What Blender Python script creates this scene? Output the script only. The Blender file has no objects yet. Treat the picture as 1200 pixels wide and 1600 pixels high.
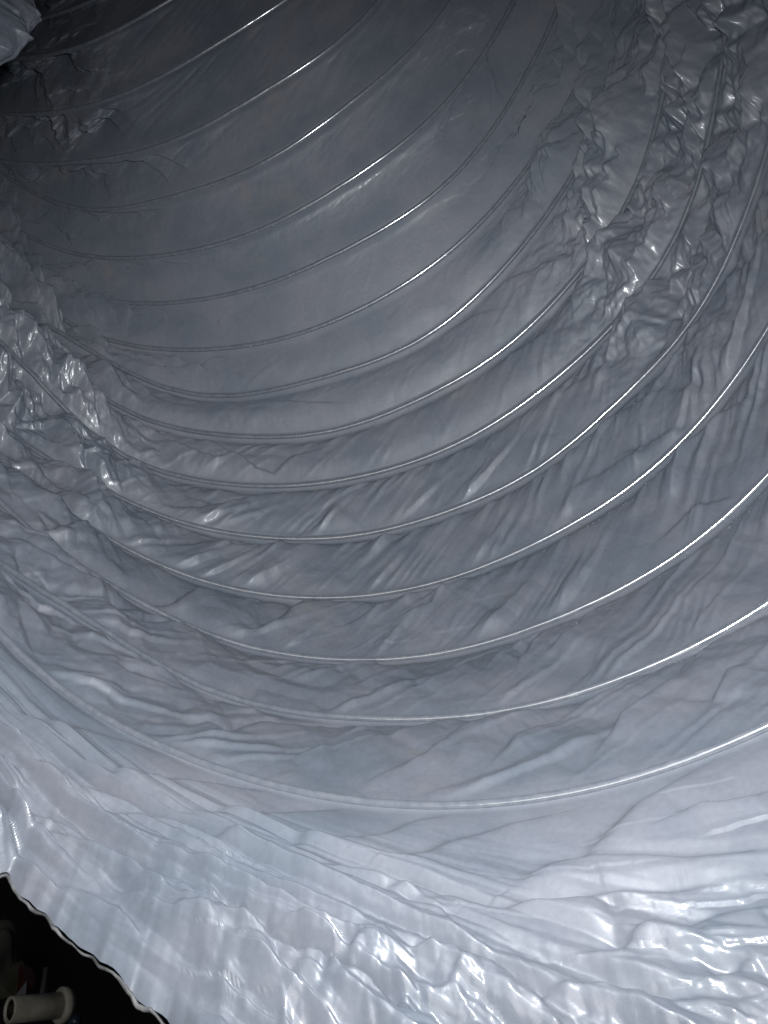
import bpy, math
import numpy as np

# ------------------------------------------------------------------ camera, world, light
S = 0.15                      # metres per duct radius
scene = bpy.context.scene
cam = bpy.data.cameras.new("camera")
cam.sensor_fit = 'VERTICAL'; cam.sensor_height = 36.0
cam.lens = 1300.0 / 1600.0 * 36.0
cam.clip_start = 0.005; cam.clip_end = 200.0
camo = bpy.data.objects.new("camera", cam)
scene.collection.objects.link(camo); scene.camera = camo

world = bpy.data.worlds.new("World"); scene.world = world
world.use_nodes = True
bg = world.node_tree.nodes["Background"]
bg.inputs[0].default_value = (0.55, 0.62, 0.8, 1); bg.inputs[1].default_value = 0.035

fl = bpy.data.lights.new("phone_flash", 'SPOT')
fl.energy = 2.85; fl.spot_size = math.radians(145); fl.spot_blend = 1.0; fl.shadow_soft_size = 0.0035; fl.color = (0.93, 0.96, 1.0)
flo = bpy.data.objects.new("phone_flash", fl); flo.location = (0.0, 0.050, -0.040)
scene.collection.objects.link(flo)
from mathutils import Vector
flo.rotation_euler = Vector((-0.04, -0.45, -1.0)).to_track_quat('-Z', 'Y').to_euler()

rl = bpy.data.lights.new("pipe_fill", 'AREA'); rl.shape = 'DISK'; rl.size = 0.09; rl.energy = 0.085; rl.color = (1.0, 0.96, 0.9)  # added fill lamp: lifts the pipe out of the film's shadow
rlo = bpy.data.objects.new("pipe_fill", rl); rlo.location = (-0.07, 0.0, 0.03)
rlo.rotation_euler = Vector((-0.1, -0.6, -1.0)).to_track_quat('-Z', 'Y').to_euler()
scene.collection.objects.link(rlo)

vs = scene.view_settings
vs.view_transform = 'Standard'; vs.look = 'None'; vs.gamma = 1; vs.exposure = 0
vs.use_curve_mapping = False
scene.cycles.use_denoising = True
scene.cycles.max_bounces = 6
rng = np.random.default_rng(11)

# ------------------------------------------------------------------ helpers
def new_obj(name, me, parent=None, label=None, cat=None, group=None, kind=None):
    o = bpy.data.objects.new(name, me); scene.collection.objects.link(o)
    if parent: o.parent = parent
    if label: o["label"] = label
    if cat: o["category"] = cat
    if group: o["group"] = group
    if kind: o["kind"] = kind
    return o

def grid_mesh(name, P, mat, closed_j=False, smooth=True):
    n, m = P.shape[:2]
    me = bpy.data.meshes.new(name)
    idx = np.arange(n * m, dtype=np.int32).reshape(n, m)
    if closed_j: idx = np.concatenate([idx, idx[:, :1]], 1)
    f = np.stack([idx[:-1, :-1], idx[:-1, 1:], idx[1:, 1:], idx[1:, :-1]], -1).reshape(-1, 4)
    me.vertices.add(n * m); me.vertices.foreach_set("co", np.ascontiguousarray(P, np.float32).ravel())
    me.loops.add(f.size); me.loops.foreach_set("vertex_index", f.ravel())
    me.polygons.add(len(f))
    me.polygons.foreach_set("loop_start", np.arange(0, f.size, 4, dtype=np.int32))
    me.polygons.foreach_set("use_smooth", np.full(len(f), smooth))
    me.update(calc_edges=True)
    me.materials.append(mat)
    return me

def mat_base(name):
    m = bpy.data.materials.new(name); m.use_nodes = True
    nt = m.node_tree; b = nt.nodes["Principled BSDF"]
    return m, nt, b

def node(nt, typ, **kw):
    n = nt.nodes.new(typ)
    for k, v in kw.items():
        if k in n.inputs.keys() if isinstance(k, str) else False: n.inputs[k].default_value = v
        else: setattr(n, k, v)
    return n

def ramp(nt, src, pts):
    r = nt.nodes.new("ShaderNodeValToRGB")
    while len(r.color_ramp.elements) < len(pts): r.color_ramp.elements.new(0.5)
    for e, (p, c) in zip(r.color_ramp.elements, pts):
        e.position = p; e.color = (*c, 1) if len(c) == 3 else c
    nt.links.new(src, r.inputs[0]); return r

# ------------------------------------------------------------------ materials
def film_material(name, c0, c1, rough=0.50, coat=0.3):
    m, nt, b = mat_base(name)
    tc = node(nt, "ShaderNodeTexCoord")
    big = node(nt, "ShaderNodeTexNoise"); big.inputs["Scale"].default_value = 42; big.inputs["Detail"].default_value = 3
    big.inputs["Roughness"].default_value = 0.6
    nt.links.new(tc.outputs["Object"], big.inputs["Vector"])
    r = ramp(nt, big.outputs["Fac"], [(0.36, c0), (0.5, tuple((a + b_) / 2 for a, b_ in zip(c0, c1))), (0.64, c1)])
    spk = node(nt, "ShaderNodeTexNoise"); spk.inputs["Scale"].default_value = 900; spk.inputs["Detail"].default_value = 2
    nt.links.new(tc.outputs["Object"], spk.inputs["Vector"])
    hs = node(nt, "ShaderNodeMix"); hs.data_type = 'RGBA'; hs.blend_type = 'MULTIPLY'; hs.inputs[0].default_value = 0.25
    sr = ramp(nt, spk.outputs["Fac"], [(0.3, (0.75, 0.75, 0.78)), (0.7, (1.15, 1.15, 1.12))])
    nt.links.new(r.outputs[0], hs.inputs[6]); nt.links.new(sr.outputs[0], hs.inputs[7])
    st = node(nt, "ShaderNodeTexNoise"); st.inputs["Scale"].default_value = 26; st.inputs["Detail"].default_value = 6; st.inputs["Roughness"].default_value = .7
    nt.links.new(tc.outputs["Object"], st.inputs["Vector"])
    sm = ramp(nt, st.outputs["Fac"], [(0.60, (0, 0, 0)), (0.74, (.5, .5, .5))])
    s2 = node(nt, "ShaderNodeMix"); s2.data_type = 'RGBA'; s2.inputs[7].default_value = (0.19, 0.17, 0.15, 1)
    nt.links.new(sm.outputs[0], s2.inputs[0]); nt.links.new(hs.outputs[2], s2.inputs[6])
    nt.links.new(s2.outputs[2], b.inputs["Base Color"])
    rn = node(nt, "ShaderNodeTexNoise"); rn.inputs["Scale"].default_value = 70; rn.inputs["Detail"].default_value = 2
    nt.links.new(tc.outputs["Object"], rn.inputs["Vector"])
    mr = node(nt, "ShaderNodeMapRange"); mr.inputs[1].default_value = .3; mr.inputs[2].default_value = .7
    mr.inputs[3].default_value = rough - .06; mr.inputs[4].default_value = rough + .1
    nt.links.new(rn.outputs["Fac"], mr.inputs[0]); nt.links.new(mr.outputs[0], b.inputs["Roughness"])
    b.inputs["Specular IOR Level"].default_value = 0.5
    b.inputs["Coat Weight"].default_value = coat
    if coat < .4:
        ga = node(nt, "ShaderNodeAttribute"); ga.attribute_name = "gloss"; nt.links.new(ga.outputs["Fac"], b.inputs["Coat Weight"])
    b.inputs["Coat Roughness"].default_value = 0.15
    b1 = node(nt, "ShaderNodeTexNoise"); b1.inputs["Scale"].default_value = 160; b1.inputs["Detail"].default_value = 4
    b1.inputs["Distortion"].default_value = 0.6
    nt.links.new(tc.outputs["Object"], b1.inputs["Vector"])
    bu = node(nt, "ShaderNodeBump"); bu.inputs["Strength"].default_value = 0.3; bu.inputs["Distance"].default_value = 0.0004
    nt.links.new(b1.outputs["Fac"], bu.inputs["Height"]); nt.links.new(bu.outputs[0], b.inputs["Normal"])
    nt.links.new(bu.outputs[0], b.inputs["Coat Normal"])
    return m

M_film = film_material("grey_plastic_film", (0.106, 0.122, 0.146), (0.140, 0.146, 0.168))
M_hem = None

def wire_material():
    m, nt, b = mat_base("film_wrapped_wire")
    tc = node(nt, "ShaderNodeTexCoord")
    n1 = node(nt, "ShaderNodeTexNoise"); n1.inputs["Scale"].default_value = 500; n1.inputs["Detail"].default_value = 3
    nt.links.new(tc.outputs["Object"], n1.inputs["Vector"])
    r = ramp(nt, n1.outputs["Fac"], [(0.35, (0.115, 0.127, 0.15)), (0.65, (0.15, 0.16, 0.18))])
    nt.links.new(r.outputs[0], b.inputs["Base Color"])
    b.inputs["Roughness"].default_value = 0.24; b.inputs["Metallic"].default_value = 0.0
    b.inputs["Coat Weight"].default_value = 1.0; b.inputs["Coat Roughness"].default_value = 0.15; b.inputs["Coat IOR"].default_value = 2.0
    bu = node(nt, "ShaderNodeBump"); bu.inputs["Strength"].default_value = 0.3; bu.inputs["Distance"].default_value = 0.0001
    nt.links.new(n1.outputs["Fac"], bu.inputs["Height"]); nt.links.new(bu.outputs[0], b.inputs["Normal"])
    nt.links.new(bu.outputs[0], b.inputs["Coat Normal"])
    return m
M_wire = wire_material()

def plain(name, c0, c1, scale, rough, bump=0.0):
    m, nt, b = mat_base(name)
    tc = node(nt, "ShaderNodeTexCoord")
    n1 = node(nt, "ShaderNodeTexNoise"); n1.inputs["Scale"].default_value = scale; n1.inputs["Detail"].default_value = 5
    nt.links.new(tc.outputs["Object"], n1.inputs["Vector"])
    r = ramp(nt, n1.outputs["Fac"], [(0.35, c0), (0.65, c1)])
    nt.links.new(r.outputs[0], b.inputs["Base Color"]); b.inputs["Roughness"].default_value = rough
    if bump:
        bu = node(nt, "ShaderNodeBump"); bu.inputs["Strength"].default_value = 0.6; bu.inputs["Distance"].default_value = bump
        nt.links.new(n1.outputs["Fac"], bu.inputs["Height"]); nt.links.new(bu.outputs[0], b.inputs["Normal"])
    return m

# measured shape of the duct: centre line, ring tilt, ring radii, fold lines (ring number, angle), cut edge
SPC=[[-0.390232,1.299623,-2.007334],
[-0.445104,0.940209,-0.652274],
[0.070671,-0.093294,-0.074111],
[0.092247,-0.178011,-0.203002],
[-0.054604,0.179147,0.103348]]
SPA=[[0.085635,0.172132],
[0.272228,-0.46727],
[0.297161,-0.473312],
[-0.209867,0.219745]]
RT=[[-0.0,-0.0,-0.0,-0.0,-0.0,-0.0,-0.0,-0.0,-0.0,-0.0,-0.0,-0.0,-0.0,-0.0,-0.0,-0.0,-0.0001,-0.0002,-0.0006,-0.0017,-0.0038,-0.0069,-0.01,-0.0112,-0.0088,-0.0033,0.0022,0.0046,0.0036,0.0018,0.0014,0.0022,0.0031,0.0035,0.0032,0.002,-0.0002,-0.0025,-0.004,-0.0041,-0.0032,-0.002,-0.001,-0.0004,-0.0001,-0.0,-0.0,-0.0,-0.0,-0.0,-0.0,-0.0,-0.0,-0.0,-0.0,-0.0,-0.0,-0.0,-0.0,-0.0,-0.0,-0.0,-0.0,-0.0],
[0.0,0.0,0.0,0.0,0.0,0.0,0.0,0.0,0.0,0.0,0.0,0.0,0.0,0.0,0.0,0.0001,0.0003,0.001,0.0028,0.0067,0.0134,0.0219,0.0282,0.0269,0.0152,-0.0025,-0.0165,-0.0192,-0.0124,-0.0047,-0.0026,-0.0053,-0.0082,-0.0083,-0.0069,-0.0059,-0.0054,-0.0042,-0.0017,0.0012,0.003,0.0032,0.0023,0.0013,0.0006,0.0002,0.0,0.0,0.0,-0.0,-0.0,-0.0,-0.0,-0.0,-0.0,-0.0,-0.0,-0.0,-0.0,-0.0,-0.0,-0.0,-0.0,-0.0],
[0.0,-0.0,-0.0,-0.0,-0.0,-0.0,-0.0,-0.0,-0.0,-0.0,-0.0,-0.0,-0.0,-0.0,-0.0,-0.0002,-0.0005,-0.0016,-0.0037,-0.0072,-0.0113,-0.0139,-0.0131,-0.0091,-0.0052,-0.0045,-0.0063,-0.0062,-0.0017,0.0049,0.0094,0.0106,0.0103,0.0097,0.0078,0.0043,0.0012,0.0008,0.0026,0.0043,0.0044,0.0038,0.0034,0.0035,0.0033,0.0026,0.0017,0.0009,0.0004,0.0001,0.0,0.0,0.0,0.0,0.0,0.0,0.0,0.0,0.0,0.0,0.0,0.0,0.0,0.0],
[0.0,0.0,0.0,0.0,0.0,0.0,0.0,0.0,0.0,0.0,0.0,0.0,0.0,0.0,0.0001,0.0003,0.0011,0.0034,0.0086,0.0182,0.0319,0.0453,0.0513,0.0447,0.0281,0.0115,0.0035,0.0048,0.0096,0.0131,0.0141,0.0133,0.0114,0.0082,0.0041,-0.0008,-0.0055,-0.0081,-0.0076,-0.005,-0.0028,-0.0021,-0.0022,-0.0017,-0.0004,0.0009,0.0015,0.0014,0.0009,0.0005,0.0002,0.0001,0.0,0.0,0.0,0.0,0.0,0.0,0.0,0.0,0.0,0.0,0.0,0.0],
[0.0,0.0,0.0,0.0,-0.0,-0.0,-0.0,-0.0,-0.0,-0.0,-0.0,-0.0,0.0,0.0,0.0,0.0,0.0001,0.0003,0.0009,0.0027,0.0063,0.0122,0.0188,0.0228,0.021,0.0141,0.0072,0.0053,0.0078,0.01,0.0091,0.007,0.0058,0.0044,0.001,-0.0031,-0.0047,-0.0039,-0.0045,-0.0082,-0.011,-0.0081,-0.0007,0.0049,0.0052,0.0035,0.0044,0.0083,0.0116,0.0117,0.0089,0.0054,0.0026,0.001,0.0003,0.0001,0.0,0.0,0.0,0.0,0.0,0.0,0.0,0.0],
[0.0,0.0,0.0,0.0,0.0,-0.0,-0.0,-0.0,-0.0,-0.0,-0.0,-0.0,-0.0,-0.0,-0.0,-0.0,-0.0001,-0.0005,-0.0016,-0.0046,-0.0112,-0.0232,-0.04,-0.0565,-0.0641,-0.0559,-0.0337,-0.0082,0.0088,0.0136,0.0111,0.0072,0.0038,0.0006,-0.002,-0.0032,-0.0034,-0.0039,-0.005,-0.005,-0.0021,0.0037,0.0105,0.0157,0.0164,0.0116,0.0039,-0.0016,-0.001,0.0044,0.01,0.0119,0.01,0.0065,0.0034,0.0014,0.0005,0.0001,0.0,0.0,0.0,0.0,0.0,0.0],
[0.0,0.0,0.0,0.0,0.0,-0.0,-0.0,-0.0,-0.0,-0.0,-0.0,-0.0,-0.0,-0.0,-0.0,-0.0,-0.0,-0.0001,-0.0005,-0.0016,-0.0045,-0.0106,-0.0213,-0.0355,-0.0487,-0.0539,-0.0462,-0.0281,-0.0091,0.002,0.0039,0.0024,0.0026,0.0043,0.0039,0.0003,-0.0038,-0.0047,-0.0027,-0.0011,-0.0014,-0.0011,0.0022,0.0061,0.0057,-0.0003,-0.0069,-0.0088,-0.0056,-0.0008,0.0022,0.0029,0.0021,0.0011,0.0005,0.0002,0.0,0.0,0.0,0.0,0.0,0.0,0.0,0.0],
[0.0,0.0,0.0,0.0,0.0,0.0,-0.0,-0.0,-0.0,-0.0,-0.0,-0.0,-0.0,-0.0,-0.0,-0.0,-0.0,-0.0,-0.0,-0.0001,-0.0003,-0.0011,-0.0029,-0.0069,-0.0134,-0.0216,-0.0282,-0.0286,-0.0197,-0.0039,0.0114,0.0186,0.0153,0.0056,-0.0028,-0.0053,-0.0029,-0.0008,-0.0034,-0.0097,-0.0157,-0.019,-0.0203,-0.0199,-0.0161,-0.0076,0.0033,0.0119,0.0151,0.0134,0.0092,0.0051,0.0024,0.0009,0.0003,0.0001,0.0,0.0,0.0,0.0,0.0,0.0,0.0,0.0],
[0.0,0.0,0.0,0.0,-0.0,-0.0,-0.0,-0.0,-0.0,-0.0,-0.0,-0.0,-0.0,-0.0,-0.0,-0.0,-0.0,-0.0,-0.0002,-0.0006,-0.0017,-0.004,-0.0078,-0.0126,-0.0158,-0.0138,-0.0048,0.0089,0.0209,0.0258,0.023,0.0168,0.0113,0.0073,0.0037,-0.0003,-0.0034,-0.0046,-0.0041,-0.0032,-0.0028,-0.0019,0.001,0.0061,0.0115,0.0146,0.0143,0.0112,0.0072,0.0039,0.0017,0.0007,0.0002,0.0001,0.0,0.0,0.0,0.0,0.0,0.0,0.0,0.0,0.0,0.0],
[0.0,0.0,0.0,0.0,0.0,-0.0,-0.0,-0.0,-0.0,-0.0,-0.0,-0.0,-0.0,-0.0,-0.0,-0.0,-0.0,-0.0,-0.0,-0.0001,-0.0002,-0.0005,-0.0011,-0.0018,-0.0019,-0.0002,0.0046,0.0119,0.0188,0.0214,0.018,0.0105,0.0024,-0.0041,-0.0094,-0.014,-0.0165,-0.0143,-0.0073,0.0009,0.0055,0.0054,0.0035,0.0037,0.007,0.0111,0.0131,0.012,0.0089,0.0054,0.0027,0.0011,0.0004,0.0001,0.0,0.0,0.0,0.0,0.0,0.0,0.0,0.0,0.0,0.0],
[0.0,0.0,0.0,0.0,-0.0,-0.0,-0.0,-0.0,-0.0,-0.0,-0.0,-0.0,-0.0,-0.0,-0.0,-0.0,-0.0,-0.0,-0.0,-0.0001,-0.0003,-0.0007,-0.0016,-0.0027,-0.0033,-0.0024,0.0014,0.0074,0.0132,0.0155,0.0131,0.0076,0.0022,-0.0014,-0.0043,-0.008,-0.0119,-0.0128,-0.0086,-0.0007,0.0067,0.0109,0.0128,0.0143,0.0155,0.0151,0.0124,0.0084,0.0047,0.0022,0.0008,0.0003,0.0001,0.0,0.0,0.0,0.0,0.0,0.0,0.0,0.0,0.0,0.0,0.0],
[-0.0,-0.0,-0.0,-0.0,-0.0,-0.0,-0.0,-0.0,-0.0,-0.0,-0.0,-0.0,-0.0,-0.0,-0.0,-0.0,-0.0,-0.0,-0.0001,-0.0004,-0.0014,-0.0039,-0.009,-0.0176,-0.0288,-0.0387,-0.0419,-0.0346,-0.0193,-0.0041,0.0029,-0.0002,-0.0072,-0.0109,-0.0094,-0.0075,-0.0093,-0.0131,-0.0134,-0.0079,0.0,0.0051,0.0052,0.002,-0.0012,-0.0025,-0.0023,-0.0015,-0.0007,-0.0003,-0.0001,-0.0,-0.0,-0.0,-0.0,-0.0,-0.0,-0.0,-0.0,-0.0,-0.0,-0.0,-0.0,-0.0],
[-0.0,-0.0,0.0,0.0,0.0,0.0,0.0,0.0,0.0,0.0,0.0,0.0,0.0,0.0,0.0,0.0,0.0,0.0,0.0001,0.0003,0.0008,0.0022,0.0049,0.0094,0.0148,0.0193,0.0201,0.0162,0.0093,0.0034,0.0019,0.005,0.0092,0.0097,0.0048,-0.0017,-0.0029,0.0033,0.0103,0.0093,-0.0013,-0.0145,-0.0218,-0.0207,-0.0147,-0.0082,-0.0037,-0.0014,-0.0004,-0.0001,-0.0,-0.0,-0.0,-0.0,-0.0,-0.0,-0.0,-0.0,-0.0,-0.0,-0.0,-0.0,-0.0,-0.0],
[0.0,0.0,0.0,0.0,0.0,0.0,0.0,0.0,0.0,0.0,0.0,0.0,0.0,0.0,0.0,0.0,0.0,0.0,0.0,0.0001,0.0002,0.0003,0.0006,0.0005,-0.0005,-0.0027,-0.0058,-0.0079,-0.0065,-0.0009,0.0065,0.0112,0.0098,0.0026,-0.0067,-0.0128,-0.0128,-0.0073,-0.0002,0.005,0.0065,0.0054,0.0033,0.0017,0.0007,0.0002,0.0001,0.0,0.0,0.0,0.0,0.0,0.0,0.0,0.0,0.0,0.0,0.0,0.0,0.0,0.0,0.0,0.0,0.0],
[-0.0,-0.0,-0.0,-0.0,-0.0,-0.0,-0.0,-0.0,-0.0,-0.0,-0.0,-0.0,-0.0,-0.0,-0.0,-0.0,-0.0,-0.0,-0.0,-0.0001,-0.0002,-0.0008,-0.0025,-0.0063,-0.0134,-0.0236,-0.0338,-0.038,-0.031,-0.0132,0.007,0.0181,0.0145,0.0003,-0.0144,-0.0219,-0.021,-0.0152,-0.0089,-0.0043,-0.0017,-0.0006,-0.0002,-0.0,-0.0,-0.0,-0.0,-0.0,-0.0,-0.0,-0.0,-0.0,-0.0,-0.0,-0.0,-0.0,-0.0,-0.0,-0.0,-0.0,-0.0,-0.0,-0.0,-0.0]]
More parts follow.
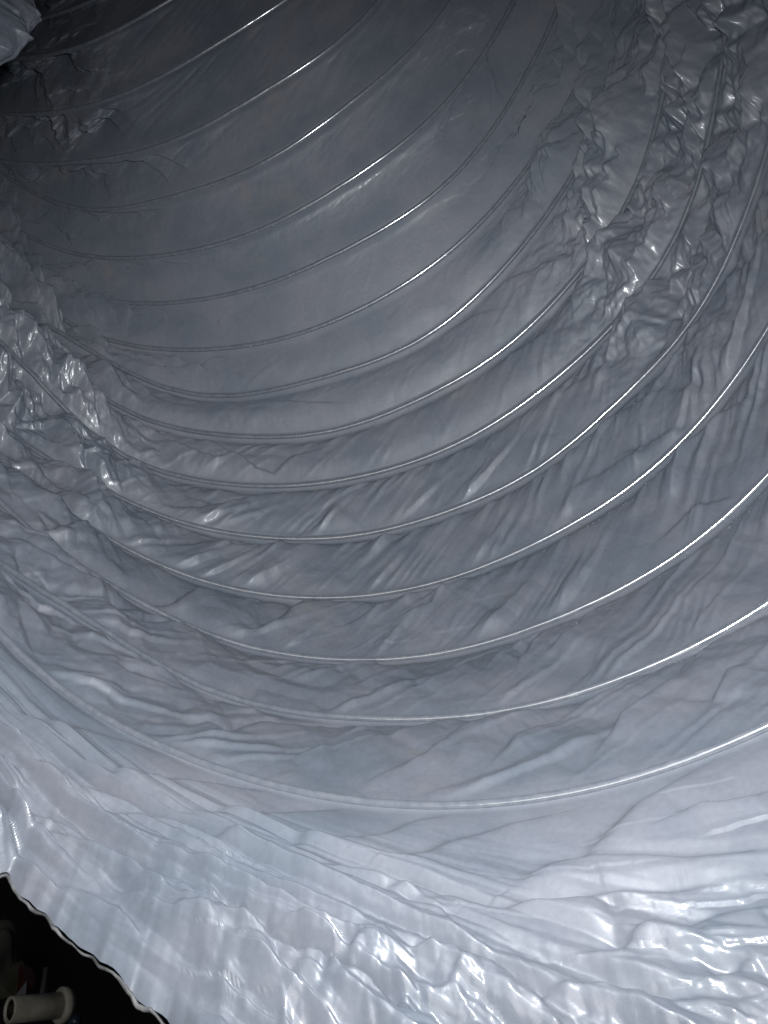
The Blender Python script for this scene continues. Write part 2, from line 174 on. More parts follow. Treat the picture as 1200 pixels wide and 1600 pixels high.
FOLDS=[(0,0.0048,0.0071,[(-0.62,-0.503),(-0.65,-0.44),(-0.6,-0.389)]),(0,0.0065,0.0114,[(-0.53,-0.53),(-0.53,-0.495),(-0.53,-0.436),(-0.55,-0.381),(-0.57,-0.33)]),(0,0.0055,0.0089,[(-0.72,-0.483),(-0.68,-0.46),(-0.6,-0.377),(-0.57,-0.306),(-0.55,-0.255),(-0.55,-0.177),(-0.55,-0.102),(-0.55,-0.039),(-0.55,0.012),(-0.55,0.075),(-0.57,0.114),(-0.57,0.141),(-0.55,0.192),(-0.53,0.239),(-0.53,0.294),(-0.53,0.334),(-0.53,0.377)]),(0,0.0052,0.009,[(-0.7,-0.357),(-0.62,-0.294),(-0.6,-0.247),(-0.6,-0.192),(-0.55,-0.141)]),(0,0.006,0.0121,[(-0.82,-0.456),(-0.8,-0.42),(-0.78,-0.385)]),(0,0.0066,0.0117,[(-0.9,-0.436),(-0.85,-0.405),(-0.82,-0.357),(-0.82,-0.302),(-0.82,-0.263),(-0.82,-0.216)]),(0,0.0046,0.0079,[(-0.75,-0.224),(-0.75,-0.161),(-0.78,-0.102),(-0.8,-0.055),(-0.8,-0.016)]),(0,0.0059,0.0111,[(-0.9,-0.302),(-0.9,-0.259),(-0.93,-0.212),(-0.9,-0.169),(-0.9,-0.122),(-0.93,-0.083),(-0.95,-0.063)]),(0,0.0055,0.0096,[(-0.95,-0.424),(-0.95,-0.385),(-0.97,-0.349),(-0.95,-0.306),(-0.95,-0.271),(-1.0,-0.236),(-1.02,-0.2),(-1.02,-0.161)]),(0,0.0044,0.0075,[(-0.85,-0.102),(-0.82,-0.071),(-0.85,-0.035),(-0.8,0.012),(-0.78,0.071),(-0.78,0.126)]),(1,0.005,0.0057,[(-0.93,-0.416),(-0.93,-0.365),(-0.95,-0.342)]),(0,0.0105,0.0079,[(-0.47,-0.542),(-0.4,-0.495),(-0.23,-0.428),(-0.12,-0.369),(-0.05,-0.326)]),(0,0.0075,0.0075,[(-0.5,-0.416),(-0.4,-0.353),(-0.28,-0.291),(-0.12,-0.204),(-0.03,-0.134)]),(0,0.0094,0.007,[(-0.5,-0.275),(-0.45,-0.22),(-0.35,-0.173),(-0.2,-0.106),(-0.05,-0.031)]),(0,0.0091,0.0076,[(-0.53,-0.106),(-0.42,-0.079),(-0.33,-0.031),(-0.25,0.02),(-0.12,0.059),(-0.05,0.102)]),(0,0.0103,0.0073,[(-0.45,0.016),(-0.38,0.055),(-0.25,0.11),(-0.15,0.177),(-0.12,0.224)]),(0,0.0136,0.0123,[(-0.5,0.149),(-0.4,0.196),(-0.38,0.228),(-0.3,0.267),(-0.17,0.318),(-0.12,0.361),(-0.07,0.397)]),(0,0.014,0.011,[(0.28,0.035),(0.42,0.086),(0.68,0.157),(0.82,0.228),(0.9,0.275),(0.93,0.338)]),(0,0.0123,0.0092,[(0.65,0.035),(0.82,0.094),(0.97,0.177)]),(0,0.0144,0.0115,[(0.35,0.196),(0.53,0.243),(0.62,0.298),(0.75,0.361),(0.85,0.412),(0.93,0.475)]),(0,0.0117,0.0108,[(0.28,0.334),(0.47,0.393),(0.6,0.448),(0.7,0.51)]),(0,0.0104,0.0086,[(0.33,0.491),(0.53,0.55),(0.55,0.577)]),(1,0.0083,0.0073,[(0.28,-0.322),(0.47,-0.263),(0.42,-0.228),(0.68,-0.181),(0.9,-0.071),(0.95,0.043)]),(0,0.0096,0.0077,[(0.28,-0.118),(0.45,-0.071),(0.72,0.039)]),(1,0.0099,0.0088,[(0.5,-0.456),(0.68,-0.373),(0.9,-0.275),(0.95,-0.239)]),(1,0.011,0.0098,[(1.4,-0.742),(1.25,-0.707),(1.1,-0.675),(1.07,-0.652),(1.2,-0.605),(1.43,-0.55),(1.55,-0.491),(1.77,-0.436)]),(0,0.0088,0.01,[(1.48,-0.711),(1.55,-0.656),(1.62,-0.593),(1.73,-0.542),(1.8,-0.51)]),(0,0.0098,0.0098,[(1.25,-0.534),(1.35,-0.491),(1.48,-0.448),(1.77,-0.357)]),(0,0.0083,0.0097,[(2.02,-0.687),(2.3,-0.644),(2.62,-0.589),(3.08,-0.542)]),(0,0.0143,0.0143,[(2.92,-0.762),(3.15,-0.715),(3.17,-0.679),(3.02,-0.636)]),(0,0.0163,0.0208,[(3.55,-0.656),(3.42,-0.617),(3.35,-0.566),(3.6,-0.499),(3.77,-0.42),(3.9,-0.365),(3.85,-0.318)]),(0,0.014,0.0186,[(4.53,-0.605),(4.33,-0.558),(4.45,-0.471),(4.72,-0.397),(4.88,-0.334)]),(0,0.0122,0.0152,[(4.28,-0.668),(4.2,-0.621),(4.12,-0.566),(4.1,-0.53)]),(0,0.0145,0.0226,[(5.62,-0.758),(5.45,-0.715),(5.42,-0.664),(5.42,-0.609),(5.58,-0.55),(5.83,-0.479),(5.95,-0.412),(6.0,-0.357),(5.97,-0.302)]),(0,0.0123,0.0185,[(4.55,-0.774),(4.53,-0.715),(4.5,-0.652),(4.5,-0.605),(4.45,-0.573)]),(0,0.0121,0.0208,[(8.12,-0.546),(8.07,-0.507),(8.1,-0.448),(8.12,-0.381),(8.1,-0.318),(8.03,-0.279),(8.0,-0.236)]),(0,0.012,0.0171,[(7.17,-0.448),(7.67,-0.342),(7.88,-0.283)]),(1,0.021,0.0385,[(9.15,-0.412),(8.85,-0.397),(8.78,-0.373),(8.95,-0.318)]),(0,0.0099,0.0165,[(6.75,-0.617),(6.38,-0.609),(6.1,-0.597),(5.83,-0.593)]),(0,0.0093,0.0155,[(5.2,-0.727),(4.88,-0.719),(4.72,-0.711)]),(0,0.0094,0.0156,[(5.25,-0.671),(4.95,-0.652),(4.72,-0.632)]),(0,0.0095,0.0159,[(5.28,-0.624),(5.17,-0.597),(5.15,-0.566),(4.9,-0.554),(4.72,-0.534)]),(0,0.0098,0.0163,[(6.17,-0.554),(5.92,-0.534),(5.7,-0.534)]),(0,0.0101,0.0168,[(7.03,-0.314),(6.85,-0.287),(6.53,-0.251)]),(0,0.0099,0.0165,[(6.0,-0.357),(5.88,-0.318),(5.7,-0.283)]),(0,0.0099,0.0165,[(6.03,-0.471),(6.05,-0.408),(6.0,-0.385)]),(0,0.0109,0.0181,[(12.88,-0.342),(12.75,-0.318),(12.55,-0.263)]),(0,0.0108,0.0179,[(12.65,-0.322),(12.32,-0.294),(12.1,-0.298)]),(0,0.0105,0.0175,[(11.97,-0.204),(11.72,-0.181),(11.47,-0.149),(11.28,-0.153)]),(0,0.0106,0.0176,[(11.68,-0.204),(11.3,-0.228)]),(0,0.0103,0.0171,[(12.0,-0.059),(11.78,-0.012),(11.47,0.031),(11.15,0.059)]),(0,0.0101,0.0169,[(11.97,0.035),(11.62,0.083),(11.35,0.118)]),(0,0.011,0.0183,[(12.05,-0.46),(11.53,-0.444),(11.18,-0.424),(11.03,-0.405)]),(0,0.0109,0.0181,[(10.65,-0.538),(10.45,-0.503),(10.12,-0.499)]),(0,0.0108,0.018,[(10.85,-0.471),(10.5,-0.456),(10.0,-0.463)]),(0,0.0107,0.0178,[(10.65,-0.401),(10.55,-0.353),(10.43,-0.31)]),(0,0.0105,0.0175,[(11.03,-0.2),(10.72,-0.173)]),(0,0.0103,0.0172,[(10.97,-0.13),(10.78,-0.098),(10.6,-0.059)]),(0,0.0112,0.0187,[(12.7,-0.487),(12.38,-0.463)]),(0,0.0111,0.0184,[(12.65,-0.416),(12.3,-0.397)]),(0,0.0102,0.017,[(9.97,-0.043),(9.78,-0.008),(9.78,0.039)]),(0,0.0106,0.0176,[(10.03,-0.357),(9.88,-0.322),(9.85,-0.287)]),(0,0.0103,0.0172,[(9.12,-0.181),(8.68,-0.2),(8.3,-0.224)]),(0,0.0103,0.0171,[(8.97,-0.098),(8.62,-0.098),(8.43,-0.106)]),(0,0.0102,0.017,[(8.93,-0.079),(8.72,-0.039),(8.55,0.004)]),(0,0.0101,0.0169,[(8.25,0.039),(8.4,0.039),(8.72,0.149)]),(0,0.0101,0.0169,[(8.62,0.134),(8.55,0.075),(8.3,0.043)]),(0,0.0102,0.017,[(8.2,-0.157),(7.88,-0.13),(7.67,-0.098)]),(0,0.0102,0.017,[(7.38,-0.177),(7.45,-0.118),(7.62,-0.063),(7.92,0.012)]),(0,0.0102,0.017,[(7.9,-0.118),(7.62,-0.079),(7.45,-0.055)]),(0,0.0108,0.0181,[(12.28,-0.397),(12.12,-0.349),(11.97,-0.318)]),(0,0.0097,0.0097,[(5.78,-0.349),(5.7,-0.267),(5.8,-0.13),(5.28,-0.047),(5.2,-0.004),(5.5,0.063),(5.58,0.149)]),(0,0.01,0.01,[(6.95,-0.118),(6.6,-0.004),(6.67,0.083),(6.33,0.247)]),(0,0.0098,0.0098,[(5.58,-0.275),(5.45,-0.196),(5.35,-0.137),(5.65,-0.043)]),(0,0.0126,0.011,[(4.17,-0.349),(4.3,-0.247),(4.55,-0.149),(4.9,-0.035),(4.95,0.094)]),(0,0.0136,0.0121,[(3.3,-0.361),(3.7,-0.228),(3.73,-0.157),(3.98,-0.039),(4.08,0.075)]),(0,0.0139,0.0124,[(3.7,-0.126),(3.98,-0.039),(4.2,0.051),(4.53,0.118)]),(0,0.0141,0.0156,[(2.23,-0.173),(2.52,-0.11),(2.9,-0.039),(3.02,0.051),(2.98,0.13)]),(0,0.0125,0.0125,[(2.48,0.024),(2.62,0.086),(2.8,0.149),(2.9,0.196)]),(0,0.0111,0.0111,[(1.93,-0.44),(2.25,-0.353),(2.6,-0.302),(2.85,-0.228)]),(0,0.0063,0.0063,[(1.57,-0.149),(1.7,-0.094),(1.93,0.004),(2.0,0.083)]),(0,0.0127,0.0127,[(4.5,-0.239),(4.47,-0.177),(4.7,-0.075),(4.83,-0.008)]),(0,0.0109,0.0097,[(1.48,0.377),(1.68,0.448),(1.98,0.507),(2.1,0.546)]),(0,0.0107,0.0095,[(1.45,0.318),(1.77,0.381),(1.88,0.436)]),(0,0.0108,0.0096,[(1.55,0.267),(1.75,0.318),(1.82,0.361),(1.9,0.405)]),(0,0.0125,0.0111,[(2.75,0.259),(2.88,0.31),(2.92,0.361)]),(0,0.0122,0.0108,[(2.5,0.161),(2.6,0.22),(2.83,0.263)]),(0,0.0088,0.0078,[(0.8,0.538),(0.95,0.593),(1.07,0.636)]),(0,0.0108,0.0096,[(1.43,0.012),(1.6,0.067),(1.68,0.13)]),(0,0.0105,0.0094,[(1.32,0.114),(1.52,0.181),(1.65,0.236)]),(0,0.0111,0.0099,[(1.52,-0.083),(1.75,-0.004),(1.93,0.079)]),(0,0.0144,0.0072,[(3.98,0.687),(3.88,0.785),(3.58,0.915),(3.08,1.005)]),(0,0.0149,0.0075,[(4.78,0.675),(4.62,0.813),(4.33,0.919),(3.88,1.045)]),(0,0.0134,0.0067,[(3.35,0.754),(3.15,0.864),(2.75,0.982),(2.6,1.025)]),(0,0.0156,0.0078,[(5.85,0.679),(5.65,0.781),(5.2,0.876)]),(0,0.0156,0.0078,[(6.33,0.683),(5.9,0.805),(5.58,0.943),(5.17,1.025)]),(0,0.0149,0.0075,[(4.88,0.707),(4.55,0.805),(4.25,0.931),(3.92,0.99)]),(0,0.0123,0.0062,[(2.23,0.687),(2.3,0.777),(2.08,0.844)]),(0,0.0139,0.0069,[(3.35,0.617),(3.33,0.715),(3.15,0.829)]),(0,0.016,0.008,[(6.88,0.573),(6.72,0.66),(6.42,0.734)]),(0,0.0161,0.008,[(7.33,0.569),(7.05,0.671),(6.8,0.777)]),(0,0.0131,0.0066,[(3.42,1.029),(3.23,1.08),(3.12,1.147)]),(0,0.0143,0.0072,[(4.3,0.762),(3.95,0.852),(3.73,0.978)]),(0,0.0161,0.008,[(9.15,0.597),(8.88,0.691),(8.47,0.809)]),(0,0.0161,0.008,[(8.3,0.652),(8.12,0.715),(7.88,0.848)]),(0,0.0142,0.0206,[(9.72,0.958),(9.78,1.001),(9.68,1.174)]),(0,0.0142,0.0206,[(8.82,0.884),(8.7,0.95),(8.75,1.1),(8.85,1.221)]),(0,0.0143,0.0207,[(8.35,0.856),(8.75,0.884),(8.78,0.958)]),(0,0.0142,0.0205,[(7.5,0.931),(7.58,0.946),(7.42,1.005),(7.08,1.115)]),(0,0.0137,0.0198,[(6.8,1.21),(6.6,1.21),(6.42,1.206)]),(0,0.0134,0.0193,[(5.95,1.233),(5.45,1.249),(5.65,1.194)]),(0,0.0133,0.0192,[(6.03,1.315),(5.78,1.272),(5.47,1.253)]),(0,0.0126,0.0182,[(5.03,1.402),(4.8,1.394),(4.75,1.41),(4.45,1.425)]),(0,0.0127,0.0183,[(5.0,1.221),(4.75,1.308),(4.42,1.422)]),(0,0.0135,0.0195,[(6.33,1.131),(6.15,1.233),(6.1,1.304)]),(0,0.0139,0.02,[(5.72,0.895),(5.95,0.923),(5.95,0.978)]),(0,0.0142,0.0205,[(6.78,0.774),(6.58,0.848),(6.3,0.946),(6.25,0.966)]),(0,0.0131,0.0189,[(5.05,0.946),(4.97,1.025),(4.8,1.1),(4.5,1.174),(4.42,1.249)]),(0,0.0124,0.0178,[(4.0,1.088),(3.9,1.151),(3.73,1.21),(3.55,1.257)]),(0,0.0139,0.0201,[(6.78,1.068),(6.47,1.045),(6.67,1.005)]),(0,0.0136,0.0197,[(6.0,1.135),(5.92,1.111),(5.58,1.068)]),(0,0.0137,0.0198,[(7.08,1.237),(6.75,1.229),(6.72,1.339),(6.83,1.41)]),(0,0.0141,0.0203,[(8.18,1.178),(8.57,1.174),(8.85,1.186)]),(0,0.0141,0.0204,[(8.47,1.123),(8.18,1.147)]),(0,0.0124,0.018,[(5.45,1.606),(5.15,1.583),(5.0,1.555)]),(0,0.0132,0.0191,[(6.08,1.402),(5.9,1.402)]),(0,0.0138,0.0199,[(7.85,1.28),(7.4,1.296),(6.9,1.378)]),(0,0.0135,0.0195,[(6.62,1.319),(6.2,1.355)]),(0,0.0142,0.0205,[(9.62,1.08),(9.3,1.107)]),(0,0.0142,0.0205,[(9.9,1.08),(9.43,1.123)]),(0,0.0143,0.0207,[(9.68,0.774),(9.43,0.868),(9.55,0.927)]),(0,0.0143,0.0206,[(10.12,0.844),(9.8,0.88),(9.8,0.911)]),(0,0.0141,0.0203,[(7.58,1.025),(7.4,1.037),(7.3,1.088)]),(0,0.0129,0.0186,[(4.65,1.135),(4.62,1.159),(4.78,1.237)]),(0,0.0141,0.0203,[(7.05,0.899),(6.83,0.974),(6.62,1.052)]),(0,0.0133,0.0192,[(5.45,1.182),(5.8,1.127),(5.33,1.225)]),(0,0.0132,0.0191,[(5.8,1.331),(5.55,1.288)]),(0,0.0138,0.0199,[(6.95,1.174),(7.03,1.213),(7.2,1.272)]),(0,0.0122,0.0177,[(4.35,1.276),(4.28,1.374),(4.22,1.449)]),(1,0.0223,0.0279,[(4.97,1.394),(4.75,1.382),(4.58,1.418)]),(1,0.0236,0.0265,[(5.6,1.241),(5.92,1.268),(5.55,1.249)]),(0,0.0066,0.008,[(-0.3,0.342),(-0.28,0.373),(-0.3,0.393),(-0.3,0.432)]),(0,0.0077,0.0077,[(-0.4,0.224),(-0.4,0.243),(-0.42,0.291),(-0.45,0.326),(-0.47,0.393)]),(0,0.0059,0.0071,[(-0.7,0.196),(-0.68,0.232),(-0.62,0.267),(-0.65,0.294),(-0.65,0.314)]),(0,0.0053,0.007,[(-0.62,0.294),(-0.6,0.326),(-0.6,0.361)]),(1,0.0055,0.0061,[(-0.53,0.243),(-0.57,0.239),(-0.65,0.228),(-0.68,0.232)]),(0,0.0049,0.0066,[(-0.75,0.291),(-0.72,0.318),(-0.72,0.33)]),(0,0.0058,0.0075,[(-0.82,0.008),(-0.78,0.071),(-0.78,0.118),(-0.8,0.149),(-0.78,0.204),(-0.8,0.251),(-0.8,0.314)]),(0,0.0037,0.0037,[(-0.62,0.071),(-0.7,0.086),(-0.72,0.106)]),(1,0.004,0.004,[(-0.65,0.012),(-0.57,0.075),(-0.62,0.09)]),(0,0.004,0.0047,[(-0.6,0.012),(-0.57,0.039),(-0.62,0.079)]),(0,0.0035,0.0041,[(-0.9,0.055),(-0.8,0.09),(-0.8,0.102)]),(0,0.0038,0.0044,[(-0.8,-0.031),(-0.78,-0.004),(-0.78,0.012)]),(0,0.0053,0.006,[(-0.88,-0.224),(-0.88,-0.189),(-0.85,-0.145),(-0.88,-0.098)]),(0,0.0042,0.0055,[(-0.97,-0.047),(-0.9,-0.028),(-0.82,-0.016)]),(0,0.0043,0.0056,[(-0.95,-0.157),(-0.95,-0.11),(-1.0,-0.067)])]
RIM=[(-1.031,-0.4045),(-1.044,-0.3685),(-1.058,-0.3325),(-1.072,-0.2965),(-1.087,-0.2605),(-1.102,-0.2245),(-1.118,-0.1885)]
# ------------------------------------------------------------------ the bent duct: centre line, ring frames
SPC = np.array(SPC); SPA = np.array(SPA); RT = np.array(RT); NT = RT.shape[1]
def spine(u):
    u = np.atleast_1d(u).astype(float); uc = np.clip(u, 0, 14.)
    Cf = lambda q: np.vander(q / 14 * 2 - 1, 5, increasing=True) @ SPC
    Af = lambda q: np.vander(q / 14 * 2 - 1, 4, increasing=True) @ SPA
    e = .01; z = np.array([0.]); w = np.array([14.])
    c = Cf(uc) + np.where(u < 0, u, 0)[:, None] * (Cf(z + e) - Cf(z)) / e + np.where(u > 14, u - 14, 0)[:, None] * (Cf(w) - Cf(w - e)) / e
    a = Af(uc) + .5 * np.where(u < 0, u, 0)[:, None] * (Af(z + e) - Af(z)) / e + .5 * np.where(u > 14, u - 14, 0)[:, None] * (Af(w) - Af(w - e)) / e
    n = np.stack([np.sin(a[:, 0]) * np.cos(a[:, 1]), np.sin(a[:, 1]), -np.cos(a[:, 0]) * np.cos(a[:, 1])], 1)
    r = np.array([1., 0, 0]) - n * n[:, :1]; r /= np.linalg.norm(r, axis=1)[:, None]
    return c, n, r, np.cross(r, n)
def radius(u, th):
    uc = np.clip(u, 0, 14); i = np.minimum(uc.astype(int), 13); f = uc - i
    q = ((th + np.pi) / (2 * np.pi) * NT) % NT; j = q.astype(int) % NT; g = q - np.floor(q); k = (j + 1) % NT
    fl_ = np.clip((th + .1) / .6, 0, 1); fl_ = .15 + .13 * fl_ * fl_ * (3 - 2 * fl_) * (np.abs(th) < 2)
    return 1 + fl_ * np.minimum(u, 0) ** 2 / (1 + .25 * np.abs(np.minimum(u, 0))) + (1 - f) * ((1 - g) * RT[i, j] + g * RT[i, k]) + f * ((1 - g) * RT[i + 1, j] + g * RT[i + 1, k])

# value noise on the (u, theta) sheet
_nz = {}
def vnoise(x, y, seed):
    if seed not in _nz: _nz[seed] = np.random.default_rng(seed).random((256, 256)).astype(np.float32)
    T = _nz[seed]
    xi = np.floor(x); yi = np.floor(y); fx = x - xi; fy = y - yi
    fx = fx * fx * (3 - 2 * fx); fy = fy * fy * (3 - 2 * fy)
    xi = xi.astype(np.int32) & 255; yi = yi.astype(np.int32) & 255; xj = (xi + 1) & 255; yj = (yi + 1) & 255
    return ((T[xi, yi] * (1 - fx) + T[xj, yi] * fx) * (1 - fy) + (T[xi, yj] * (1 - fx) + T[xj, yj] * fx) * fy) * 2 - 1
def tnoise(x, y, seed):
    # random heights on a triangular lattice, joined by flat facets
    if seed not in _nz: _nz[seed] = np.random.default_rng(seed).random((256, 256)).astype(np.float32)
    T = _nz[seed]
    s = (x + y) * 0.36602540378; X_ = x + s; Y_ = y + s
    xi = np.floor(X_); yi = np.floor(Y_); fx = X_ - xi; fy = Y_ - yi
    xi = xi.astype(np.int32) & 255; yi = yi.astype(np.int32) & 255; xj = (xi + 1) & 255; yj = (yi + 1) & 255
    a = T[xi, yi]; d = T[xj, yj]; bc = np.where(fx > fy, T[xj, yi], T[xi, yj])
    hi = np.maximum(fx, fy); lo = np.minimum(fx, fy)
    return (a * (1 - hi) + bc * (hi - lo) + d * lo) * 2 - 1
def ss(a, b, x):
    t = np.clip((x - a) / (b - a), 0, 1); return t * t * (3 - 2 * t)
def tri(x): return 1 - 2 * np.abs((x / 2 % 1) * 2 - 1)
def ridge(x):            # sharp crest, rounded valley
    return 1 - 2 * np.abs(x) ** 0.8

# sampling of the sheet
NB = 94
vb = np.linspace(0, 1, NB, endpoint=False)
vb = vb - 0.11 * np.sin(2 * np.pi * vb) / (2 * np.pi) * 2     # denser at the wires
U_IN = np.concatenate([i + vb for i in range(0, 17)] + [[17.0]])
NM = 380
tm = np.linspace(0, 1, NM, endpoint=False)
# theta: dense where the photograph looks
tk = np.linspace(-np.pi, np.pi, 4001)
dens = 0.25 + 1.0 * ss(-2.5, -1.8, tk) * (1 - ss(1.9, 2.2, tk)) + 0.9 * np.exp(-((tk - .05) / .5) ** 2)
cum = np.concatenate([[0], np.cumsum((dens[1:] + dens[:-1]) / 2)]); cum /= cum[-1]
NTH = 1700
TH1 = np.interp(np.linspace(0, 1, NTH, endpoint=False), cum, tk)

rim_t = np.array([-np.pi, -1.2, -.6, -.44] + [b for a, b in RIM] + [-.08, .10, 1.2, np.pi])
rim_u = np.array([-1.3, -1.2, -1.15, -1.165] + [a for a, b in RIM] + [-1.42, -1.6, -1.6, -1.3])
rim_u = rim_u + .015; order = np.argsort(rim_t); rim_t = rim_t[order]; rim_u = rim_u[order]
RU = np.interp(TH1, rim_t, rim_u) + 0.020 * tnoise(TH1 * 16, TH1 * 0 + .3, 98) + 0.012 * tnoise(TH1 * 60, TH1 * 0 + .3, 99)
Umouth = RU[None, :] * (1 - tm[:, None])
U = np.concatenate([Umouth, np.repeat(U_IN[:, None], NTH, 1)], 0)
TH = np.repeat(TH1[None, :], U.shape[0], 0)
c, n, r, up = spine(U.ravel())
# local length of one ring spacing on the wall
def wall(u, th, h=0.0):
    c, n, r, up = spine(u); R = radius(np.asarray(u, float), np.asarray(th, float)) - h
    return c + R[:, None] * (np.sin(th)[:, None] * r - np.cos(th)[:, None] * up)
uu = np.linspace(-3, 17, 81); tt = np.linspace(-np.pi, np.pi, 65)
UU, TT = np.meshgrid(uu, tt, indexing='ij')
G = wall(UU.ravel(), TT.ravel()).reshape(81, 65, 3)
Ls = np.linalg.norm(np.gradient(G, axis=0), axis=2) / (uu[1] - uu[0])
def lookup(T, u, th):
    a = np.clip((u + 3) * 4, 0, 79.999); b = np.clip((th + np.pi) / (2 * np.pi) * 64, 0, 63.999)
    i = a.astype(int); j = b.astype(int); f = a - i; g = b - j
    return (T[i, j] * (1 - f) + T[i + 1, j] * f) * (1 - g) + (T[i, j + 1] * (1 - f) + T[i + 1, j + 1] * f) * g
L = lookup(Ls, U, TH)
V = U - np.floor(U)
inside = (U >= 0)

H = np.zeros_like(U)                    # inward displacement, in radii
WR = 0.0060                             # wire + film radius
# --- slack bulge between the wires
slack = np.clip((0.24 - L) / 0.14, 0, 1)
bayrnd = vnoise(np.floor(U) * 7.3 + 3, TH * 1.3, 5)
bul = (0.010 + 0.008 * (1 - ss(1.5, 6, U)) + 0.016 * slack) * (1 + 0.35 * bayrnd)
g_lo = 1 - ss(3.5, 6.5, U)
prof = (1 - np.exp(-V / .25)) * (1 - V) * 1.9
prof = prof * (1 - g_lo) + g_lo * np.where(V < .62, np.sin(np.pi / 2 * V / .62) ** .9, np.cos(np.pi / 2 * (V - .62) / .38) ** 1.2) * 1.05
bul = bul * (1 - .45 * g_lo * ss(.55, 1.0, TH))
H += np.where(inside, bul * prof * np.minimum(1, L / 0.12), 0)
# film climbing from the foot of one wire to the top of the next wire's wrap
H += np.where(inside, 0, WR * 1.0 * (1 - ss(0, .25, -U)) * 0)
# thin seam line just beyond each wire
H -= np.where(inside, 0.004 * np.exp(-((V * L - 0.013) / 0.0022) ** 2) * ss(-.3, .3, vnoise(np.floor(U) * 3.1, TH * 5, 9) + .2), 0)

# --- crumpling amount over the sheet
def blob(u0, t0, su, st): return np.exp(-((U - u0) / su) ** 2 - ((TH - t0) / st) ** 2)
left = 1 - ss(-.7 + .42 * ss(6, 9, U), -.15 + .24 * ss(7, 10, U) - .15 * (1 - ss(3, 6, U)), TH)
left_hi = left * ss(2.5, 5, U)
right_hi = ss(.7, 1.1, TH) * ss(2.5, 5.5, U)
mouth = 1 - ss(-1.0, -.35, U)
crump = np.clip(0.10 + 0.95 * left_hi + 1.0 * right_hi + 0.25 * left + 0.75 * mouth + .15 * np.exp(-((U - 1) / 1.6) ** 2), 0, 1.2)
crump *= 1 - .85 * blob(5, -1.7, 3, .4)
crump *= 1 - .7 * blob(8.5, 0.42, 6.5, .42) * inside

# --- gathers: long creases running off the wires on a slant
X = TH; Yr = V * L
sl = np.where(TH > 0, 1.0, -0.6)
def hash1(k, seed):
    v = np.sin(k * 12.9898 + seed * 78.233) * 43758.5453
    return v - np.floor(v)
def crease(q, sharp=.27):            # long gentle side, short steep side, random height for each crease
    k = np.floor(q); f = q - k
    pos = .25 + .5 * hash1(k, 1.7)
    return hash1(k, 5.1) ** 1.5 * np.where(f < pos, f / pos, 1 - np.clip((f - pos) / sharp, 0, 1))
b = np.floor(U)
bayamp = (1 - .35 * (1 - ss(1.5, 4, U))) * np.clip(.35 + .65 * (1 - ss(3, 6.5, U)) + .35 * ss(.55, .95, TH) * (1 - ss(3, 5, U)) + .1 * right_hi + .15 * left * (1 - .6 * left_hi) - .35 * blob(9, .4, 4, .35), .05, 1.3)
for (fr, amp, seed, sk, wrp) in ((6.5, .016, 21, 1.5, .15), (12, .019, 24, 1.9, .15), (11, .008, 27, -.5, .3), (21, .013, 30, 1.6, .15), (38, .0035, 33, 1.3, .2)):
    skk = sk * (1 + .5 * vnoise(b * 3.7 + seed, TH * 1.5, seed + 50))
    q = (X - skk * Yr) * fr + wrp * vnoise(X * 3 + b * 9, Yr * 5, seed + 3) + b * 7.31 + seed
    k_ = np.floor(q)
    top = hash1(k_, 3.3 + seed)                       # some creases hang from the upper wire, others rise from the lower one
    ev = np.where(top > .35, ss(.05 + .5 * hash1(k_, 8.8), .95, V), 1 - ss(.15, .75, V)) * ss(0, .2, V) * (1 - ss(.78, .97, V))
    H += np.where(inside, amp * crease(q) * ev * bayamp * np.minimum(1, L / .16), 0)
# the loose end: long rolls sweeping round nearly parallel to the cut edge
for (fr, amp, seed, tilt) in ((4.8, .026, 61, .9), (9.0, .030, 62, 1.4), (15, .010, 63, .9)):
    q = (-U + .12 - tilt * TH * .35) * fr + .8 * vnoise(TH * 2.2, U * 1.2, seed) + seed
    k_ = np.floor(q); f = q - k_
    along = ss(-.35, .35, vnoise(TH * 2.6 + 7 * hash1(k_, seed), k_ * 3.7, seed + 5))
    H += np.where(inside, 0, amp * np.where(f < .68, f / .68, (1 - f) / .32) ** .85 * (.25 + .75 * along) * (.35 + .65 * (1 - ss(-.25, .25, TH))) * ss(.15, .85, -U))
# --- flat facets with sharp crossing creases
rn = np.random.default_rng(4)
xm = TH * 1.0; ym = U * 0.2
wx = .025 * vnoise(xm * 6, ym * 6, 31); wy = .025 * vnoise(xm * 6 + 50, ym * 6, 32)
wob = .35 * vnoise(xm * 3, ym * 3, 47)
fac = (.046 * tnoise(xm * 6.5 + 1.2 + wob, ym * 7 - xm * 2, 41) + .030 * np.abs(tnoise(xm * 13 + ym * 6, ym * 12 - xm * 3 + wob, 42))
       + .008 * tnoise(xm * 25 - ym * 9, ym * 23 + wob, 43) + .0024 * tnoise(xm * 55 + 3, ym * 48 + xm * 9, 44))
facm = (.050 * tnoise(xm * 2.6 + 1.2 + wob, ym * 11 - xm * .8, 51) + .030 * np.abs(tnoise(xm * 5 + ym * 3, ym * 21 - xm * 1.5, 52)) + .009 * tnoise(xm * 13, ym * 36 + xm * 4, 53))
fac = np.where(inside, fac, facm)
H += fac * crump * np.where(inside, 1.15 * (np.sin(np.pi * np.clip(V, 0, 1)) ** .4 * .8 + .2), .45) * np.minimum(1, L / .10)
H += np.where(inside, .0030, .001) * (.25 + crump) * tnoise(xm * 34 - ym * 30, ym * 40, 45) * ss(-.2, .3, vnoise(xm * 4, ym * 6, 48))
# fine crinkles
H += 0.0006 * crump * tnoise(xm * 90, ym * 60 + xm * 20, 61)
H += np.where(inside, 0.0006, 0) * vnoise(xm * 90, ym * 30 - xm * 40, 63)
# mouth: long rolls running round the loose end
band = mouth * ss(.0, .35, np.minimum(1, (U - RU[None, :])))
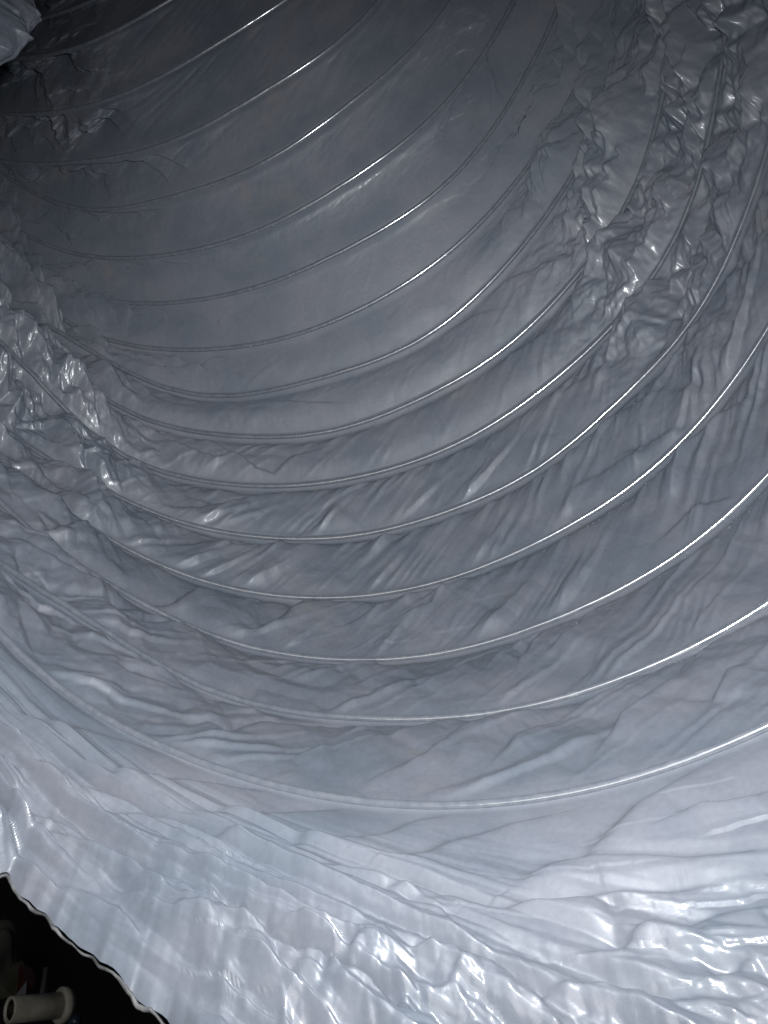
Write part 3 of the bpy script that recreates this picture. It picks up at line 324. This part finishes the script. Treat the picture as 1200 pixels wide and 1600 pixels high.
# big soft lumps near the mouth that catch the flash
H += mouth * 0.004 * vnoise(TH * 5.5, U * 2.0 + TH, 75)

fac2 = (.6 * tnoise(xm * 6 + 3, ym * 26 + xm * 3, 141) + .6 * np.abs(tnoise(xm * 12 + ym * 6, ym * 46 + xm * 5, 142)) + .4 * tnoise(xm * 30, ym * 80 + xm * 15, 143) + .16 * tnoise(xm * 95, ym * 110, 144)) / 10
H += 0.13 * 1.7 * fac2 * np.clip((1 - ss(-.95, -.6, U)) * ss(-.25, .1, TH) + .4 * blob(-.9, -.2, .3, .2) + .35 * left_hi + .4 * right_hi, 0, 1)
# --- individual folds read off the film
for typ, w, d, pts in FOLDS:
    P2 = np.array(pts, float)
    Lm = float(lookup(Ls, P2[:, 0], P2[:, 1]).mean())
    px = P2[:, 1]; py = P2[:, 0] * Lm
    mg = w * 5
    rows = np.where((U_col := U[:, NTH // 2] * 0 + 1) > 0)[0]
    m = (TH > px.min() - mg) & (TH < px.max() + mg) & (U * Lm > py.min() - mg) & (U * Lm < py.max() + mg)
    if not m.any(): continue
    x = TH[m]; y = U[m] * Lm
    best = np.full(x.shape, 1e9); side = np.zeros(x.shape); tpar = np.zeros(x.shape)
    seg = np.hypot(np.diff(px), np.diff(py)); tot = seg.sum() + 1e-9; acc = 0
    for k in range(len(px) - 1):
        ex = px[k + 1] - px[k]; ey = py[k + 1] - py[k]; l2 = ex * ex + ey * ey + 1e-12
        t = np.clip(((x - px[k]) * ex + (y - py[k]) * ey) / l2, 0, 1)
        dx = x - px[k] - t * ex; dy = y - py[k] - t * ey; dd = np.hypot(dx, dy)
        b = dd < best
        best[b] = dd[b]; side[b] = np.sign(ex * dy - ey * dx)[b]; tpar[b] = ((acc + t * seg[k]) / tot)[b]
        acc += seg[k]
    env = ss(0, .18, tpar) * (1 - ss(.82, 1, tpar)) * .85 + .15
    if py.max() < 0: w *= 1.5; d *= .9
    wl = w * (0.7 + .7 * env)
    s = best * side / wl
    if typ == 0:
        g = -np.tanh(s / .42) * np.exp(-(np.abs(s) / np.where(s < 0, 3.2, 1.6)) ** 1.1) * .75
    else:
        g = -np.exp(-(np.abs(s) / 1.0) ** 1.6)
    H[m] += d * g * env * ((1.25 if py.max() < 0 else 1.2) if py.mean() < 3.2 * Lm else (.8 if px.mean() < .8 and px.mean() > -.3 else .5))

# keep the film tucked behind every wire
pin = np.exp(-(np.minimum(V, 1 - V) * L / (0.024 - .012 * np.clip(left_hi + right_hi, 0, 1))) ** 2) * inside
base_pin = np.where(V < .5, WR * .3, -WR * .3)
H = np.where(inside, H * (1 - pin) + base_pin * pin, H)
H = np.where(inside, H, H * ss(0, .12, -U) + 0.0)
dw = np.where(inside, np.minimum(V, 1 - V) * L, -U * L)          # distance to the nearest wire: the film tents over it
H += WR * .8 * np.exp(-(dw / 0.0085) ** 2)
# the loose end rolls outwards at the cut edge
edge = np.clip((U - RU[None, :]) / 0.10, 0, 1)
H = np.where(inside, H, H * (.25 + .75 * ss(0, .22, U - RU[None, :]))  - (0.012 + .006 * tnoise(TH * 26, U * 9, 97)) * (1 - np.clip((U - RU[None, :]) / .06, 0, 1)) ** 2)
# slack inner side of the bend sags into the bore
H += 0.465 * blob(4.6, -1.74, 2.6, .25)

R = radius(U.ravel(), TH.ravel()) - H.ravel()
th = TH.ravel()
P = (c + R[:, None] * (np.sin(th)[:, None] * r - np.cos(th)[:, None] * up)).reshape(U.shape + (3,)) * S
duct = new_obj("flexible_duct", None, label="large grey plastic flexible duct seen from inside, with crumpled film over wire rings", cat="flexible duct")
film = new_obj("film_liner", grid_mesh("film_liner", P, M_film, closed_j=True), duct)
at_ = film.data.attributes.new("gloss", 'FLOAT', 'POINT')
at_.data.foreach_set("value", (.05 + .55 * (1 - ss(-.9, -.35, U)) + .10 * left_hi + .08 * right_hi).astype(np.float32).ravel())

# --- wire rings
def tube(path, rad, seg, closed, up_hint=None):
    pn = np.roll(path, -1, 0) - np.roll(path, 1, 0)
    if not closed: pn[0] = path[1] - path[0]; pn[-1] = path[-1] - path[-2]
    pn /= np.linalg.norm(pn, axis=1)[:, None]
    a = up_hint - pn * (up_hint * pn).sum(1)[:, None]; a /= np.linalg.norm(a, axis=1)[:, None]
    b = np.cross(pn, a)
    an = np.linspace(0, 2 * np.pi, seg, endpoint=False)
    rad = np.broadcast_to(rad, (len(path),))
    return path[:, None] + rad[:, None, None] * (np.cos(an)[None, :, None] * a[:, None] + np.sin(an)[None, :, None] * b[:, None])
tw = np.linspace(-np.pi, np.pi, 1400, endpoint=False)
for i in range(0, 18):
    cc, nn, rr, uu_ = spine(np.full(tw.shape, float(i)))
    Rw = radius(np.full(tw.shape, float(i)), tw) - WR * 1.0
    rad_dir = np.sin(tw)[:, None] * rr - np.cos(tw)[:, None] * uu_
    Pw = cc + Rw[:, None] * rad_dir
    wr = WR * (1 + .012 * vnoise(tw * 40, tw * 0 + i * 3.3, 81))
    T_ = tube(Pw, wr, 14, True, rad_dir) * S
    T_ = np.concatenate([T_, T_[:1]], 0)
    new_obj("wire_ring", grid_mesh("wire_ring", T_, M_wire, closed_j=True), duct)

# --- frayed hem along the cut edge
M_hem = plain("frayed_film_edge", (0.02, 0.02, 0.021), (0.11, 0.11, 0.11), 300, .6, .0005)
j = np.arange(0, NTH, 1)
Pe = P[0, j] / S
rdir = (P[0, j] / S) - spine(RU[j])[0]; rdir /= np.linalg.norm(rdir, axis=1)[:, None]
hr = 0.0014 * (1 + .7 * vnoise(TH1[j] * 31, TH1[j] * 0 + 2, 91) + .35 * vnoise(TH1[j] * 110, TH1[j] * 0 + 5, 92))
He = tube(Pe + rdir * .004, hr, 12, True, rdir)
He += 0.004 * tnoise(He[..., 0] * 45, He[..., 2] * 45, 93)[..., None] * rdir[:, None]
He = np.concatenate([He, He[:1]], 0) * S
new_obj("film_hem", grid_mesh("film_hem", He, M_hem, closed_j=True), duct)

# ------------------------------------------------------------------ what lies outside, bottom left
GY = -1.18
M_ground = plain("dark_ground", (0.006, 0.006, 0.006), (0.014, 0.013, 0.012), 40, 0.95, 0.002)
gx, gz = np.meshgrid(np.linspace(-30, 30, 121), np.linspace(-30, 30, 121), indexing='ij')
gp = np.stack([gx, GY + 0.01 * vnoise(gx * 3, gz * 3, 95), gz], -1) * S
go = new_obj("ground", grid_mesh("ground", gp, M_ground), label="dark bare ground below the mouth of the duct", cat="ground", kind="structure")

def at(x, y, d): return np.array([(x - 600) / 1300 * d, -(y - 800) / 1300 * d, -d])
def revolve(p0, p1, prof, seg=48):
    ax = p1 - p0; Lx = np.linalg.norm(ax); ax = ax / Lx
    a = np.cross(ax, [0, 1, 0]); a /= np.linalg.norm(a); b = np.cross(ax, a)
    an = np.linspace(0, 2 * np.pi, seg, endpoint=False); prof = np.array(prof)
    return (p0[None, None] + (prof[:, 0] * Lx)[:, None, None] * ax + prof[:, 1][:, None, None] * (np.cos(an)[None, :, None] * a + np.sin(an)[None, :, None] * b))
M_pvc = plain("beige_pvc", (0.34, 0.33, 0.28), (0.50, 0.48, 0.42), 260, 0.5, 0.0003)
d0 = 1.35
pr = 0.5 * 38 / 1300 * d0
p0 = at(14, 1578, d0 * .98); p1 = at(106, 1570, d0 * 1.03)
pipe = new_obj("plastic_pipe", None, label="short beige plastic pipe with a flanged end on the dark ground beside the duct", cat="pipe")
prof = [(0.03, pr * .72), (0, pr * .80), (0, pr * .97), (.02, pr), (1, pr), (1.0, pr * .78), (.03, pr * .74), (.03, pr * .72)]
new_obj("pipe_tube", grid_mesh("pipe_tube", revolve(p0, p1, prof) * S, M_pvc, closed_j=True), pipe)
prof = [(.84, pr * 1.0), (.84, pr * 1.32), (.86, pr * 1.4), (.93, pr * 1.4), (.95, pr * 1.3), (1.0, pr * 1.2), (1.0, pr * 1.02)]
new_obj("flange", grid_mesh("flange", revolve(p0, p1, prof) * S, M_pvc, closed_j=True), pipe)

def slab(name, quad, thick, mat, parent=None, **kw):
    q = np.array(quad, float); nrm = np.cross(q[1] - q[0], q[-1] - q[0]); nrm /= np.linalg.norm(nrm)
    V_ = np.concatenate([q, q - nrm * thick]) * S
    k = len(q)
    F_ = [list(range(k)), list(range(2 * k - 1, k - 1, -1))] + [[i, k + i, k + (i + 1) % k, (i + 1) % k] for i in range(k)]
    me = bpy.data.meshes.new(name); me.from_pydata(V_.tolist(), [], F_); me.update(); me.materials.append(mat)
    o = new_obj(name, me, parent, **kw)
    bv = o.modifiers.new("b", 'BEVEL'); bv.width = .0004; bv.segments = 2
    return o
M_cream = plain("cream_card", (0.05, 0.05, 0.035), (0.10, 0.098, 0.07), 150, .7, .0003)
M_red = plain("red_print", (0.04, 0.008, 0.008), (0.08, 0.014, 0.014), 150, .6)
M_white = plain("white_card", (0.20, 0.205, 0.23), (0.25, 0.25, 0.26), 90, .7)
dd = 1.75
pk = new_obj("crumpled_packet", None, label="cream and red packet lying behind the pipe in the dark", cat="packet")
slab("packet_front", [at(0, 1560, dd), at(24, 1560, dd), at(36, 1520, dd * 1.03), at(30, 1507, dd * 1.04), at(12, 1512, dd * 1.03), at(2, 1540, dd)], .02, M_cream, pk)
slab("red_panel", [at(25, 1558, dd), at(42, 1534, dd), at(43, 1518, dd * 1.03), at(36, 1508, dd * 1.04), at(29.5, 1507, dd * 1.04)], .02, M_red, pk)
slab("card_scrap", [at(20, 1559, dd * .98), at(40, 1558, dd * .98), at(42, 1531, dd)], .006, M_white, label="small white triangular card scrap between the packet and the pipe", cat="card scrap")
M_rod = plain("dull_metal", (0.12, 0.10, 0.10), (0.3, 0.27, 0.26), 500, .4, .0005)
ra = at(66, 1556, 1.7); rb = at(71, 1515, 1.95)
rp = ra[None] + np.linspace(0, 1, 60)[:, None] * (rb - ra)[None]
rd = .0045 * (1 + .3 * np.sin(np.arange(60) * 1.3))
new_obj("threaded_rod", grid_mesh("threaded_rod", tube(rp, rd, 12, False, np.tile([1., 0, 0], (60, 1))) * S, M_rod, closed_j=True),
        label="thin dull metal rod standing behind the pipe", cat="rod")
M_rock = plain("grey_stone", (0.05, 0.055, 0.05), (0.10, 0.10, 0.09), 60, .9, .002)
import bmesh
def rock(name, cpos, rad, label, cat, mat, seed):
    bm = bmesh.new(); bmesh.ops.create_icosphere(bm, subdivisions=4, radius=1)
    for v in bm.verts:
        q = np.array(v.co); k = 1 + .22 * math.sin(q[0] * 3 + seed) * math.sin(q[1] * 4 + seed) + .1 * math.sin(q[2] * 9 + q[0] * 7)
        v.co = v.co * k
        v.co.x *= rad[0]; v.co.y *= rad[1]; v.co.z *= rad[2]
    me = bpy.data.meshes.new(name); bm.to_mesh(me); bm.free(); me.materials.append(mat)
    for p in me.polygons: p.use_smooth = True
    o = new_obj(name, me, label=label, cat=cat); o.location = cpos * S; return o
rock("grey_stone", at(-8, 1500, 1.85), (.045 * S, .10 * S, .05 * S), "rough grey stone at the left edge behind the packet", "stone", M_rock, 1.3)
M_blue = plain("blue_plastic", (0.02, 0.04, 0.07), (0.05, 0.09, 0.13), 200, .3)
p2 = at(114, 1600, 1.6); p3 = at(119, 1594, 1.62)
new_obj("bottle_cap", grid_mesh("bottle_cap", revolve(p2, p3, [(0, 0.0005), (0, .010), (.2, .012), (1, .012), (1, .0005)], 24) * S, M_blue, closed_j=True),
        label="tiny dark blue plastic cap below the flanged pipe end", cat="cap")
